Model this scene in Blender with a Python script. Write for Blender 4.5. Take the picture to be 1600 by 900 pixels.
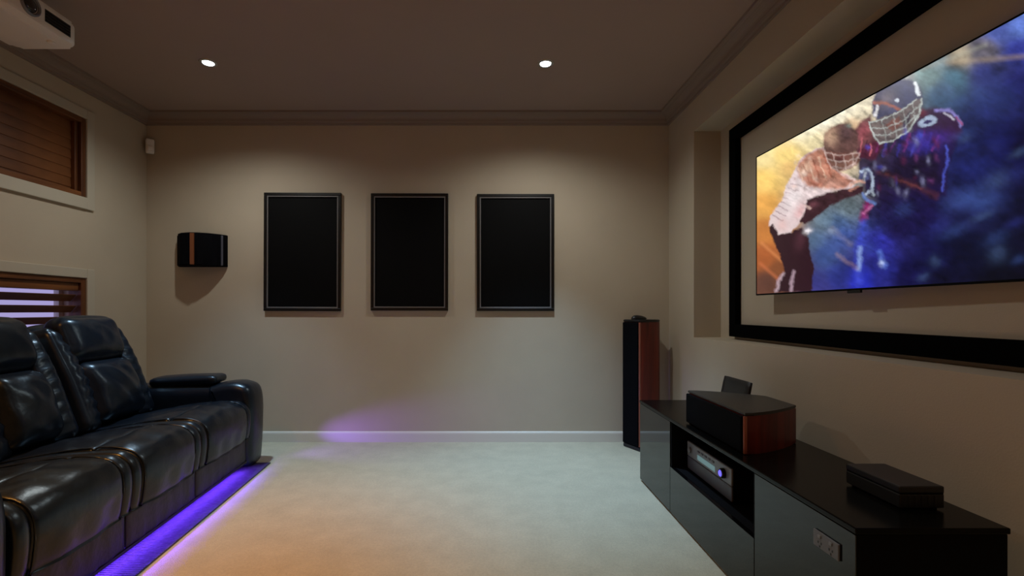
import bpy, bmesh, math, random
import numpy as np
from mathutils import Vector, Matrix

for o in list(bpy.data.objects):
    bpy.data.objects.remove(o, do_unlink=True)
scene = bpy.context.scene
COL = scene.collection
PI = math.pi
R = math.radians
random.seed(7)

# ------------------------------------------------------------------ camera, world, exposure, downlights
FPX, VPX, VPY, CAMZ = 750.0, 763.0, 485.0, 1.037
cam_data = bpy.data.cameras.new('camera')
cam = bpy.data.objects.new('camera', cam_data)
COL.objects.link(cam)
cam.location = (0, 0, CAMZ)
cam.rotation_euler = (PI / 2, 0, 0)
cam_data.sensor_width = 36
cam_data.lens = FPX / 1600 * 36
cam_data.shift_x = (800 - VPX) / 1600
cam_data.shift_y = (VPY - 450) / 1600
cam_data.clip_start = 0.02
scene.camera = cam

vs = scene.view_settings
vs.view_transform = 'Standard'
vs.look = 'None'
vs.exposure = 0.0
vs.gamma = 1.0
vs.use_curve_mapping = False

world = bpy.data.worlds.new('dusk_sky')
scene.world = world
world.use_nodes = True
wb = world.node_tree.nodes['Background']
wb.inputs['Color'].default_value = (0.42, 0.37, 0.70, 1)
wb.inputs['Strength'].default_value = 0.9

# room extents (metres; camera stands at x=0, y=0 looking along +y)
XL, XR, YB, YF, ZC = -2.700, 1.426, 3.790, -1.70, 2.578

WHITE = (0.42, 0.70, 1.0)
ICE = (0.45, 0.73, 1.0)
NEUTRAL = (1.0, 0.98, 0.62)
AMBER = (1.0, 0.37, 0.07)
GLOW = (0.96, 0.96, 0.90)      # the softer spill from around each fitting
# x, y, colour, watts of the wide glow, watts of the tight beam, label
DOWNLIGHTS = [
    (-1.742, 2.985, ICE, 31, 105, 'bright recessed ceiling downlight above the far end of the leather sofa'),
    (0.357, 2.995, WHITE, 33, 195, 'bright recessed ceiling downlight above the carpet, right of the other one'),
    (-1.742, 1.15, AMBER, 22, 165, 'unseen amber downlight added over the near end of the sofa'),  # added out of view to warm the sofa and carpet
    (-0.70, -0.80, AMBER, 8, 225, 'unseen amber downlight added behind the viewer for warm bounce'),  # made-up lamp, its bounce warms ceiling and upper walls
    (0.357, 0.95, NEUTRAL, 6, 26, 'unseen downlight added above the carpet near the viewer'),  # added out of view to light the near carpet
]

# ------------------------------------------------------------------ helpers
def s2l(c):
    return tuple(((v / 255) / 12.92 if v / 255 <= 0.04045 else ((v / 255 + 0.055) / 1.055) ** 2.4) for v in c)


def mat(name, color, rough=0.6, metal=0.0, noise=0.0, nscale=8.0, bump=0.0, bscale=60.0, spec=0.5, coat=0.0,
        stretch=(1, 1, 1), emit=None, estr=1.0, detail=4.0):
    m = bpy.data.materials.new(name)
    m.use_nodes = True
    nt = m.node_tree
    b = nt.nodes['Principled BSDF']
    b.inputs['Base Color'].default_value = (*color, 1)
    b.inputs['Roughness'].default_value = rough
    b.inputs['Metallic'].default_value = metal
    b.inputs['Specular IOR Level'].default_value = spec
    b.inputs['Coat Weight'].default_value = coat
    b.inputs['Coat Roughness'].default_value = 0.08
    if emit:
        b.inputs['Emission Color'].default_value = (*emit, 1)
        b.inputs['Emission Strength'].default_value = estr
    tc = nt.nodes.new('ShaderNodeTexCoord')
    mp = nt.nodes.new('ShaderNodeMapping')
    mp.inputs['Scale'].default_value = stretch
    nt.links.new(tc.outputs['Object'], mp.inputs['Vector'])
    if noise > 0:
        n = nt.nodes.new('ShaderNodeTexNoise')
        n.inputs['Scale'].default_value = nscale
        n.inputs['Detail'].default_value = detail
        nt.links.new(mp.outputs['Vector'], n.inputs['Vector'])
        r = nt.nodes.new('ShaderNodeValToRGB')
        r.color_ramp.elements[0].position = 0.3
        r.color_ramp.elements[1].position = 0.7
        r.color_ramp.elements[0].color = (*[c * (1 - noise) for c in color], 1)
        r.color_ramp.elements[1].color = (*[min(1, c * (1 + noise)) for c in color], 1)
        nt.links.new(n.outputs['Fac'], r.inputs['Fac'])
        nt.links.new(r.outputs['Color'], b.inputs['Base Color'])
    if bump > 0:
        n2 = nt.nodes.new('ShaderNodeTexNoise')
        n2.inputs['Scale'].default_value = bscale
        n2.inputs['Detail'].default_value = 5
        nt.links.new(mp.outputs['Vector'], n2.inputs['Vector'])
        bp = nt.nodes.new('ShaderNodeBump')
        bp.inputs['Strength'].default_value = bump
        bp.inputs['Distance'].default_value = 0.02
        nt.links.new(n2.outputs['Fac'], bp.inputs['Height'])
        nt.links.new(bp.outputs['Normal'], b.inputs['Normal'])
    return m


def wood_mat(name, dark, light, rough=0.4, coat=0.0, stretch=(1, 1, 1), wscale=6.0):
    m = mat(name, light, rough, coat=coat)
    nt = m.node_tree
    b = nt.nodes['Principled BSDF']
    mp = [n for n in nt.nodes if n.type == 'MAPPING'][0]
    mp.inputs['Scale'].default_value = stretch
    n = nt.nodes.new('ShaderNodeTexNoise')
    n.inputs['Scale'].default_value = wscale
    n.inputs['Detail'].default_value = 6
    n.inputs['Distortion'].default_value = 0.6
    nt.links.new(mp.outputs['Vector'], n.inputs['Vector'])
    r = nt.nodes.new('ShaderNodeValToRGB')
    r.color_ramp.elements[0].position = 0.32
    r.color_ramp.elements[1].position = 0.68
    r.color_ramp.elements[0].color = (*dark, 1)
    r.color_ramp.elements[1].color = (*light, 1)
    nt.links.new(n.outputs['Fac'], r.inputs['Fac'])
    nt.links.new(r.outputs['Color'], b.inputs['Base Color'])
    return m


def new_bm():
    return bmesh.new()


def add_box(bm, x0, x1, y0, y1, z0, z1, bevel=0.0, seg=2):
    t = bmesh.new()
    bmesh.ops.create_cube(t, size=1)
    for v in t.verts:
        v.co = Vector(((x0 + x1) / 2 + v.co.x * (x1 - x0), (y0 + y1) / 2 + v.co.y * (y1 - y0), (z0 + z1) / 2 + v.co.z * (z1 - z0)))
    if bevel > 0:
        bmesh.ops.bevel(t, geom=list(t.edges), offset=bevel, segments=seg, profile=0.5, affect='EDGES')
    merge(bm, t)
    return bm


def merge(bm, t, M=None):
    if M is not None:
        bmesh.ops.transform(t, matrix=M, verts=list(t.verts))
    me = bpy.data.meshes.new('tmp')
    t.to_mesh(me)
    t.free()
    bm.from_mesh(me)
    bpy.data.meshes.remove(me)


def add_cyl(bm, p0, p1, r0, r1=None, seg=24, caps=True):
    p0, p1 = Vector(p0), Vector(p1)
    r1 = r0 if r1 is None else r1
    t = bmesh.new()
    d = p1 - p0
    bmesh.ops.create_cone(t, cap_ends=caps, segments=seg, radius1=r0, radius2=r1, depth=d.length)
    M = Matrix.Translation((p0 + p1) / 2) @ d.to_track_quat('Z', 'Y').to_matrix().to_4x4()
    merge(bm, t, M)
    return bm


def add_lathe(bm, prof, axis_p, axis_d, seg=32):
    """prof: list of (radius, distance along axis)"""
    t = bmesh.new()
    rings = []
    for r, h in prof:
        rings.append([t.verts.new((r * math.cos(2 * PI * i / seg), r * math.sin(2 * PI * i / seg), h)) for i in range(seg)])
    for a, b in zip(rings[:-1], rings[1:]):
        for i in range(seg):
            t.faces.new((a[i], a[(i + 1) % seg], b[(i + 1) % seg], b[i]))
    if prof[0][0] > 1e-5:
        t.faces.new(list(reversed(rings[0])))
    if prof[-1][0] > 1e-5:
        t.faces.new(rings[-1])
    bmesh.ops.remove_doubles(t, verts=list(t.verts), dist=1e-6)
    M = Matrix.Translation(Vector(axis_p)) @ Vector(axis_d).to_track_quat('Z', 'Y').to_matrix().to_4x4()
    merge(bm, t, M)
    return bm


def add_prism(bm, plan, z0, z1, bevel=0.0, seg=2):
    """plan: ccw list of (x, y)"""
    t = bmesh.new()
    lo = [t.verts.new((x, y, z0)) for x, y in plan]
    hi = [t.verts.new((x, y, z1)) for x, y in plan]
    n = len(plan)
    t.faces.new(list(reversed(lo)))
    t.faces.new(hi)
    for i in range(n):
        t.faces.new((lo[i], lo[(i + 1) % n], hi[(i + 1) % n], hi[i]))
    if bevel > 0:
        es = [e for e in t.edges if abs(e.verts[0].co.z - e.verts[1].co.z) < 1e-6]
        bmesh.ops.bevel(t, geom=es, offset=bevel, segments=seg, profile=0.5, affect='EDGES')
    bmesh.ops.recalc_face_normals(t, faces=list(t.faces))
    merge(bm, t)
    return bm


def add_pillow(bm, dims, r, M, n=14, puff=(0, 0, 0), wrinkle=None):
    """a rounded box of full size dims; puff bulges each pair of faces; wrinkle(p, u) moves a point"""
    t = bmesh.new()
    bmesh.ops.create_cube(t, size=2)
    bmesh.ops.subdivide_edges(t, edges=list(t.edges), cuts=n, use_grid_fill=True)
    h = Vector(dims) / 2
    for v in t.verts:
        u = v.co.copy()
        p = Vector((u.x * h.x, u.y * h.y, u.z * h.z))
        q = Vector([max(-(h[i] - r), min(h[i] - r, p[i])) for i in range(3)])
        d = p - q
        if d.length > 1e-9:
            # spread cube corner onto sphere
            k = max(abs(d.x), abs(d.y), abs(d.z))
            p = q + d.normalized() * k
        for i in range(3):
            j, l = (i + 1) % 3, (i + 2) % 3
            if puff[i]:
                p[i] += puff[i] * u[i] * (1 - u[j] ** 2) * (1 - u[l] ** 2)
        if wrinkle:
            p = wrinkle(p, u)
        v.co = p
    bmesh.ops.recalc_face_normals(t, faces=list(t.faces))
    merge(bm, t, M)
    return bm


def smooth_closed(pts, sub=4):
    out = []
    n = len(pts)
    for i in range(n):
        p0, p1, p2, p3 = [Vector(pts[(i + k - 1) % n]) for k in range(4)]
        for s in range(sub):
            t = s / sub
            out.append(0.5 * ((2 * p1) + (p2 - p0) * t + (2 * p0 - 5 * p1 + 4 * p2 - p3) * t * t + (3 * p1 - p0 - 3 * p2 + p3) * t ** 3))
    return [(p.x, p.y) for p in out]


def add_loft(bm, prof, y0, y1, r, puff=0.0, ny=14, fn=None):
    """closed (x, z) profile swept along y with rounded ends and a bulge in the middle"""
    n = len(prof)
    area = sum(prof[i][0] * prof[(i + 1) % n][1] - prof[(i + 1) % n][0] * prof[i][1] for i in range(n))
    sgn = 1 if area > 0 else -1
    nor = []
    for i in range(n):
        a, b = Vector(prof[i - 1]), Vector(prof[(i + 1) % n])
        d = (b - a).normalized()
        nor.append(Vector((d.y, -d.x)) * sgn)
    st = [(y0 + r * (1 - math.cos(a)), -r * (1 - math.sin(a))) for a in (0, PI / 6, PI / 3)]
    for k in range(ny + 1):
        f = k / ny
        st.append((y0 + r + (y1 - y0 - 2 * r) * f, puff * math.sin(PI * f) ** 0.8))
    st += [(y1 - r * (1 - math.cos(a)), -r * (1 - math.sin(a))) for a in (PI / 3, PI / 6, 0)]
    t = bmesh.new()
    rings = []
    for y, off in st:
        ring = []
        for p, m in zip(prof, nor):
            co = Vector((p[0] + m.x * off, y, p[1] + m.y * off))
            if fn:
                co = fn(co)
            ring.append(t.verts.new(co))
        rings.append(ring)
    for a, b in zip(rings[:-1], rings[1:]):
        for i in range(n):
            t.faces.new((a[i], a[(i + 1) % n], b[(i + 1) % n], b[i]))
    t.faces.new(rings[0])
    t.faces.new(list(reversed(rings[-1])))
    bmesh.ops.recalc_face_normals(t, faces=list(t.faces))
    merge(bm, t)
    return bm


def add_tube(bm, pts, r, seg=6):
    for a, b in zip(pts[:-1], pts[1:]):
        add_cyl(bm, a, b, r, seg=seg)
    return bm


def obj(name, bm, m, parent=None, smooth=False):
    me = bpy.data.meshes.new(name)
    bm.to_mesh(me)
    bm.free()
    if smooth:
        me.polygons.foreach_set('use_smooth', [True] * len(me.polygons))
        if smooth != 'all':
            me.set_sharp_from_angle(angle=R(smooth if smooth is not True else 40))
    me.materials.append(m)
    o = bpy.data.objects.new(name, me)
    COL.objects.link(o)
    if parent:
        o.parent = parent
    return o


def thing(name, label, cat, loc=(0, 0, 0), rotz=0.0, group=None):
    o = bpy.data.objects.new(name, None)
    COL.objects.link(o)
    o.location = loc
    o.rotation_euler = (0, 0, rotz)
    o.empty_display_size = 0.1
    return tag(o, label, cat, group)


def tag(o, label, cat, group=None):
    o['label'] = label
    o['category'] = cat
    if group:
        o['group'] = group
    return o


def struct(o, label=None):
    o['kind'] = 'structure'
    if label:
        o['label'] = label
    return o


def box(name, m, parent, x0, x1, y0, y1, z0, z1, bevel=0.0, seg=2):
    return obj(name, add_box(new_bm(), x0, x1, y0, y1, z0, z1, bevel, seg), m, parent)


def trs(loc, ry=0.0, rz=0.0, rx=0.0):
    return Matrix.Translation(Vector(loc)) @ Matrix.Rotation(rz, 4, 'Z') @ Matrix.Rotation(ry, 4, 'Y') @ Matrix.Rotation(rx, 4, 'X')


# ------------------------------------------------------------------ materials
M = {}
M['wall'] = mat('wall_paint', (0.52, 0.450, 0.345), 0.75, noise=0.03, nscale=3, bump=0.05, bscale=180)
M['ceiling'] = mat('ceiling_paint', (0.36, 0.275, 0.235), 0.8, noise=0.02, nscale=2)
M['trim'] = mat('trim_paint', (0.74, 0.71, 0.63), 0.45)
M['casing'] = mat('casing_paint', (0.52, 0.475, 0.38), 0.55)
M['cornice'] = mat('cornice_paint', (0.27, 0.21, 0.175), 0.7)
M['carpet'] = mat('carpet', (0.60, 0.56, 0.425), 0.95, noise=0.06, nscale=90, bump=0.5, bscale=260, spec=0.1, detail=8)
nt_ = M['carpet'].node_tree
rp = [n for n in nt_.nodes if n.type == 'VALTORGB'][0]
mo = nt_.nodes.new('ShaderNodeTexNoise')
mo.inputs['Scale'].default_value = 7.0
mo.inputs['Detail'].default_value = 6.0
mo.inputs['Roughness'].default_value = 0.65
mr = nt_.nodes.new('ShaderNodeMapRange')
mr.inputs['From Min'].default_value = 0.3
mr.inputs['From Max'].default_value = 0.7
mr.inputs['To Min'].default_value = 0.91
mr.inputs['To Max'].default_value = 1.06
mx = nt_.nodes.new('ShaderNodeVectorMath')
mx.operation = 'SCALE'
nt_.links.new([n for n in nt_.nodes if n.type == 'MAPPING'][0].outputs['Vector'], mo.inputs['Vector'])
nt_.links.new(mo.outputs['Fac'], mr.inputs['Value'])
nt_.links.new(rp.outputs['Color'], mx.inputs[0])
nt_.links.new(mr.outputs['Result'], mx.inputs['Scale'])
nt_.links.new(mx.outputs['Vector'], nt_.nodes['Principled BSDF'].inputs['Base Color'])
M['cedar'] = wood_mat('cedar', (0.075, 0.022, 0.006), (0.24, 0.085, 0.022), 0.45, stretch=(1, 0.35, 6), wscale=4)
M['cedar_up'] = wood_mat('cedar_upright', (0.075, 0.022, 0.006), (0.19, 0.065, 0.018), 0.45, stretch=(6, 6, 0.4), wscale=4)
M['leather'] = mat('black_leather', (0.004, 0.007, 0.013), 0.31, noise=0.2, nscale=4, bump=0.10, bscale=22, spec=0.6)
M['leather'].node_tree.nodes['Principled BSDF'].inputs['Specular Tint'].default_value = (0.72, 0.88, 1.0, 1)  # blue sheen of the screen's light put into the leather's colours
M['leather_lower'] = mat('black_leather_skirt', (0.014, 0.014, 0.014), 0.45, bump=0.2, bscale=30)
M['seam'] = mat('seam_thread', (0.006, 0.006, 0.007), 0.6)
M['mat'] = mat('dark_mat', (0.085, 0.075, 0.075), 0.9, noise=0.2, nscale=60, spec=0.1)
M['blackgloss'] = mat('black_glass', (0.0035, 0.0035, 0.004), 0.045, spec=0.55)
M['blacktop'] = mat('black_satin_top', (0.003, 0.003, 0.003), 0.20, spec=0.12)
M['blackmatte'] = mat('matte_black', (0.0028, 0.003, 0.0045), 0.7, spec=0.10)
M['velvet'] = mat('black_velvet', (0.0018, 0.0018, 0.002), 0.95, spec=0.03)
M['blackplastic'] = mat('black_plastic', (0.008, 0.008, 0.009), 0.4)
M['grille'] = mat('black_grille_cloth', (0.0028, 0.003, 0.0045), 0.85, noise=0.4, nscale=300, bump=0.2, bscale=500, spec=0.06)
M['cherry'] = wood_mat('cherry_veneer', (0.090, 0.008, 0.004), (0.22, 0.022, 0.009), 0.38, coat=0.0, stretch=(7, 7, 0.5), wscale=3)
M['cherry_light'] = mat('cherry_edge', (0.36, 0.11, 0.07), 0.3, coat=0.3)
M['amber_edge'] = mat('amber_wood_edge', (0.20, 0.062, 0.02), 0.6)
M['silver'] = mat('silver_fillet', (0.24, 0.24, 0.245), 0.35, metal=0.5)
M['art'] = mat('black_art_print', (0.0022, 0.0024, 0.0028), 0.6, noise=0.2, nscale=2, spec=0.1)
M['artframe'] = mat('black_art_frame', (0.003, 0.003, 0.003), 0.35)
M['white'] = mat('white_plastic', (0.85, 0.81, 0.78), 0.4)
M['whiteproj'] = mat('white_projector_shell', (0.86, 0.82, 0.78), 0.35)
M['bulb'] = mat('lit_bulb', (1, 1, 1), 0.5, emit=(0.93, 1.0, 1.0), estr=14)
M['bulb_amber'] = mat('lit_bulb_amber', (1, 1, 1), 0.5, emit=AMBER, estr=12)
M['chrome'] = mat('brushed_ring', (0.55, 0.55, 0.55), 0.35, metal=1.0)
M['alu'] = mat('grey_aluminium', (0.21, 0.225, 0.26), 0.4, metal=0.2)
M['alu_low'] = mat('graphite_fascia', (0.085, 0.09, 0.125), 0.4, metal=0.1)
M['lcd'] = mat('receiver_display', (0.05, 0.09, 0.1), 0.3, emit=(0.20, 0.36, 0.38), estr=0.42)
M['blueled'] = mat('blue_indicator', (0.1, 0.1, 0.6), 0.3, emit=(0.16, 0.13, 0.9), estr=1.3)
M['ledstrip'] = mat('blue_led_strip', (0.1, 0.1, 0.6), 0.4, emit=(0.13, 0.05, 1.0), estr=3.0)
M['socket'] = mat('grey_socket_reflection', (0.13, 0.135, 0.17), 0.45)
M['lens'] = mat('lens_glass', (0.01, 0.008, 0.012), 0.05, coat=1.0)

g = bpy.data.materials.new('window_glass')
g.use_nodes = True
gb = g.node_tree.nodes['Principled BSDF']
gb.inputs['Base Color'].default_value = (1, 1, 1, 1)
gb.inputs['Transmission Weight'].default_value = 1.0
gb.inputs['Roughness'].default_value = 0.0
gb.inputs['IOR'].default_value = 1.02
M['glass'] = g

# ------------------------------------------------------------------ the room
WT = 0.20
struct(box('floor', M['carpet'], None, XL - WT, XR + 0.5, YF - WT, YB + WT, -0.1, 0.0), 'pale cream carpet over the whole floor')
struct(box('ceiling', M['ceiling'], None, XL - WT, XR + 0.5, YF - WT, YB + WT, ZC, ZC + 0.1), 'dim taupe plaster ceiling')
struct(box('wall_back', M['wall'], None, XL - WT, XR + 0.5, YB, YB + WT, 0, ZC), 'cream back wall with three dark pictures')
struct(box('wall_front', M['wall'], None, XL - WT, XR + 0.5, YF - WT, YF, 0, ZC), 'cream wall behind the viewer')

# left wall with two window openings
WY0, WY1 = 1.95, 3.215           # opening along y
UZ0, UZ1 = 1.790, 2.318          # upper window
LZ0, LZ1 = 0.62, 1.252           # lower window
bm = new_bm()
add_box(bm, XL - WT, XL, YF, WY0, 0, ZC)
add_box(bm, XL - WT, XL, WY1, YB, 0, ZC)
add_box(bm, XL - WT, XL, WY0, WY1, 0, LZ0)
add_box(bm, XL - WT, XL, WY0, WY1, LZ1, UZ0)
add_box(bm, XL - WT, XL, WY0, WY1, UZ1, ZC)
struct(obj('wall_left', bm, M['wall']), 'cream left wall with two timber-framed windows')

# right wall with the screen niche
NX, NY0, NY1, NZ0, NZ1 = XR + 0.187, 0.62, 3.330, 0.850, 2.280
bm = new_bm()
add_box(bm, XR, XR + 0.5, YF, NY0, 0, ZC)
add_box(bm, XR, XR + 0.5, NY1, YB, 0, ZC)
add_box(bm, XR, XR + 0.5, NY0, NY1, 0, NZ0)
add_box(bm, XR, XR + 0.5, NY0, NY1, NZ1, ZC)
add_box(bm, NX, XR + 0.5, NY0, NY1, NZ0, NZ1)
struct(obj('wall_right', bm, M['wall']), 'cream right wall with a shallow niche around the screen')


def base_prof(h=0.083, t=0.014):
    return [(0, 0), (t, 0), (t, h - 0.016), (t * 0.75, h - 0.006), (t * 0.3, h), (0, h)]


def extrude_prof(bm, prof, p0, p1, out):
    """sweep (outward, up) profile from p0 to p1; out = horizontal outward unit vector"""
    p0, p1, out = Vector(p0), Vector(p1), Vector(out)
    t = bmesh.new()
    a = [t.verts.new(p0 + out * x + Vector((0, 0, z))) for x, z in prof]
    b = [t.verts.new(p1 + out * x + Vector((0, 0, z))) for x, z in prof]
    n = len(prof)
    for i in range(n):
        t.faces.new((a[i], a[(i + 1) % n], b[(i + 1) % n], b[i]))
    t.faces.new(a)
    t.faces.new(list(reversed(b)))
    bmesh.ops.recalc_face_normals(t, faces=list(t.faces))
    merge(bm, t)
    return bm


struct(obj('baseboard_back', extrude_prof(new_bm(), base_prof(), (XL + 0.014, YB, 0), (XR - 0.014, YB, 0), (0, -1, 0)), M['trim']), 'painted skirting board along the back wall')
struct(obj('baseboard_left', extrude_prof(new_bm(), base_prof(), (XL, YF, 0), (XL, YB, 0), (1, 0, 0)), M['trim']), 'painted skirting board along the left wall')
struct(obj('baseboard_right', extrude_prof(new_bm(), base_prof(), (XR, YF, 0), (XR, YB, 0), (-1, 0, 0)), M['trim']), 'painted skirting board along the right wall')

# stepped cornice: (out from wall, up from bottom edge); top meets the ceiling
CH, CP = 0.082, 0.098
cprof = [(0, 0), (0.014, 0.0), (0.016, 0.014), (0.026, 0.016), (0.030, 0.026)]
for k in range(7):
    a = k / 6 * PI / 2
    cprof.append((0.030 + (CP - 0.048) * (1 - math.cos(a)), 0.026 + (CH - 0.044) * math.sin(a)))
cprof += [(CP - 0.016, CH - 0.016), (CP - 0.002, CH - 0.014), (CP, CH), (0, CH)]
zc0 = ZC - CH
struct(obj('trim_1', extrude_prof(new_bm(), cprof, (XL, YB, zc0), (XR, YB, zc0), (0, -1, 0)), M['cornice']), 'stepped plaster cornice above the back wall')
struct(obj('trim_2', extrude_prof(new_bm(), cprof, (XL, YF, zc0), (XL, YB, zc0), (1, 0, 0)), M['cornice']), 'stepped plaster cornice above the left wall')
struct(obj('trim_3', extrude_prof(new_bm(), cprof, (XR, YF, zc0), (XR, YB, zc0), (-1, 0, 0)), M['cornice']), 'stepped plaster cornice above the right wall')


def window(name, label, z0, z1, closed):
    w = bpy.data.objects.new(name, None)
    COL.objects.link(w)
    w.location = (XL, (WY0 + WY1) / 2, z0)
    struct(w, label)
    oy = -(WY0 + WY1) / 2

    def bx(nm, m, x0, x1, ya, yb, za, zb, bev=0.0, par=w):
        return box(nm, m, par, x0, x1, ya + oy, yb + oy, za - z0, zb - z0, bev)
    c = 0.062
    # painted casing on the wall face
    bx('casing', M['casing'], 0.0, 0.016, WY1, WY1 + c, z0 - 0.078, z1 + c, 0.004)
    bx('casing', M['casing'], 0.0, 0.016, WY0 - c, WY0, z0 - 0.078, z1 + c, 0.004)
    bx('casing', M['casing'], 0.0, 0.016, WY0, WY1, z1, z1 + c, 0.004)
    bx('window_sill', M['casing'], 0.0, 0.020, WY0, WY1, z0 - 0.078, z0, 0.004)
    # cedar lining, set just inside the opening
    f, d0, d1 = 0.034, -0.085, 0.004
    bx('timber_frame', M['cedar_up'], d0, d1, WY1 - f, WY1, z0, z1, 0.004)
    bx('timber_frame', M['cedar_up'], d0, d1, WY0, WY0 + f, z0, z1, 0.004)
    bx('timber_frame', M['cedar'], d0, d1, WY0 + f, WY1 - f, z1 - f, z1, 0.004)
    bx('timber_frame', M['cedar'], d0, d1, WY0 + f, WY1 - f, z0, z0 + f, 0.004)
    # inner sash
    s = 0.026
    a0, a1 = -0.075, -0.018
    if closed:
        bx('sash', M['cedar_up'], a0, a1, WY1 - f - s, WY1 - f - 0.003, z0 + f, z1 - f, 0.003)
        bx('sash', M['cedar_up'], a0, a1, WY0 + f + 0.003, WY0 + f + s, z0 + f, z1 - f, 0.003)
    # slats
    yy0, yy1 = WY0 + f + (s if closed else 0.004), WY1 - f - (s if closed else 0.004)
    pitch = 0.062 if closed else 0.073
    zs = z1 - f - pitch * 0.5
    if not closed:
        bx('headrail', M['cedar'], -0.075, -0.012, yy0, yy1, z1 - f - 0.052, z1 - f - 0.001, 0.003)
        zs -= 0.062
    wd = 0.070 if closed else 0.060
    ang = R(86) if closed else R(-47)
    t = new_bm()
    add_box(t, -wd / 2, wd / 2, -(yy1 - yy0) / 2, (yy1 - yy0) / 2, -0.0025, 0.0025, 0.002, 1)
    me = None
    while zs > z0 + f + (-0.01 if closed else pitch * 0.3):
        if me is None:
            o = obj('slat', t, M['cedar'], w)
            me = o.data
        else:
            o = bpy.data.objects.new('slat', me)
            COL.objects.link(o)
            o.parent = w
        o.location = (-0.046, (yy0 + yy1) / 2 + oy, zs - z0)
        o.rotation_euler = (0, ang, 0)
        zs -= pitch
    bx('pane', M['glass'], -0.170, -0.164, WY0, WY1, z0, z1)
    # outer sash bars holding the pane
    bx('window_frame', M['trim'], -0.185, -0.15, WY1 - 0.03, WY1, z0, z1)
    bx('window_frame', M['trim'], -0.185, -0.15, WY0, WY0 + 0.03, z0, z1)
    return w


window('window_1', 'high window closed off by brown cedar slats', UZ0, UZ1, True)
window('window_2', 'lower window with open cedar slats behind the sofa', LZ0, LZ1, False)

# ------------------------------------------------------------------ ceiling downlights
for k, (x, y, c, watts, tight, lab) in enumerate(DOWNLIGHTS):
    t = thing('ceiling_downlight', lab, 'ceiling light', (x, y, ZC), 0, 'recessed ceiling downlights')
    obj('trim_ring', add_lathe(new_bm(), [(0.034, -0.0005), (0.034, -0.004), (0.040, -0.007), (0.050, -0.004), (0.052, -0.0005)], (0, 0, 0), (0, 0, 1), 36), M['chrome'], t, smooth=40)
    obj('bulb', add_lathe(new_bm(), [(0.0001, -0.0095), (0.018, -0.009), (0.030, -0.006), (0.033, -0.001), (0.033, -0.0006)], (0, 0, 0), (0, 0, 1), 32), M['bulb_amber' if c == AMBER else 'bulb'], t, smooth='all')
    for nm, e, size, blend in (('downlight_glow', watts, 154, 0.85), ('downlight_beam', tight, 62 if (c == AMBER and y > 0) else 68, 1.0)):
        ld = bpy.data.lights.new(nm, 'SPOT')
        ld.energy = e
        ld.color = c if (nm == 'downlight_beam' or c == AMBER) else GLOW
        ld.spot_size = R(size)
        ld.spot_blend = blend
        ld.shadow_soft_size = 0.03
        lo = bpy.data.objects.new(nm, ld)
        COL.objects.link(lo)
        lo.parent = t
        lo.location = (0, 0, -0.05)
        if c == AMBER and y > 0 and nm == 'downlight_beam':      # added amber beam, tilted towards the carpet in front of the sofa
            lo.rotation_euler = Vector((0.50, 0.62, -2.5)).to_track_quat('-Z', 'Y').to_euler()

# ------------------------------------------------------------------ leather recliner sofa
TH = math.atan(0.075)
SO = (-1.5755, 3.34, 0.0)
MATZ = 0.008
sofa = thing('recliner_sofa', 'black leather reclining sofa with padded headrests and blue light underneath', 'sofa', (SO[0], SO[1], MATZ), TH)
L = M['leather']
EDGES = [-0.235, -0.850, -1.385, -1.920]       # seat boundaries, far to near
NEAR = -2.150
seat_prof = smooth_closed([(-0.010, 0.205), (0.016, 0.215), (0.026, 0.270), (0.030, 0.330), (0.022, 0.390), (-0.012, 0.432), (-0.075, 0.452),
                           (-0.150, 0.455), (-0.172, 0.444), (-0.194, 0.452), (-0.30, 0.440), (-0.45, 0.415), (-0.60, 0.385), (-0.64, 0.36),
                           (-0.64, 0.26), (-0.58, 0.215), (-0.30, 0.205)], 4)
bol_prof = smooth_closed([(-0.012, 0.205), (0.012, 0.215), (0.022, 0.270), (0.026, 0.330), (0.018, 0.388), (-0.015, 0.428), (-0.078, 0.447),
                          (-0.30, 0.436), (-0.45, 0.411), (-0.60, 0.380), (-0.64, 0.355), (-0.64, 0.26), (-0.58, 0.215), (-0.30, 0.205)], 4)


def seat_wr(seed):
    def f(co):
        w = 0.0025 * math.sin(co.y * 43 + seed + 3 * math.sin(co.x * 9 + seed)) + 0.0018 * math.sin(co.x * 52 + co.y * 17 + seed)
        if co.z > 0.30:
            co.z += w
        else:
            co.x += w
        return co
    return f


RECL = R(-20)


def back_M(yc, s, t):
    """s = distance up the reclined back from the seat, t = distance forward of the shell plane"""
    base = Vector((-0.640, yc, 0.385))
    up = Vector((math.sin(RECL), 0, math.cos(RECL)))
    fw = Vector((math.cos(RECL), 0, -math.sin(RECL)))
    return Matrix.Translation(base + up * s + fw * t) @ Matrix.Rotation(RECL, 4, 'Y')


def ruche(seed, sgn, amp=0.0065):
    # gathered leather wing: narrow and shallow at the top, broad at the bottom, outer edge straight
    def f(p, u):
        k = (u.z + 1) / 2
        front = max(0.0, u.x) ** 2 * (1 - u.y ** 2) * (1 - abs(u.z) ** 6)
        p.x += amp * front * math.sin(p.z * 96 + 2.4 * math.sin(p.y * 24 + seed) + seed)
        outer = sgn * 0.070
        p.y = outer + (p.y - outer) * (1.20 - 0.50 * k ** 1.5)
        p.x -= 0.034 * max(0.0, k - 0.45) ** 1.3 * (1 + u.x)
        p.y -= sgn * 0.050 * max(0.0, k - 0.55) ** 2 * 4 * 0.5
        return p
    return f


def shoulders(p, u):
    k = max(0.0, u.z)
    p.y *= 1 - 0.10 * k ** 3
    p.z -= 0.030 * k * u.y ** 4
    return p


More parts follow.
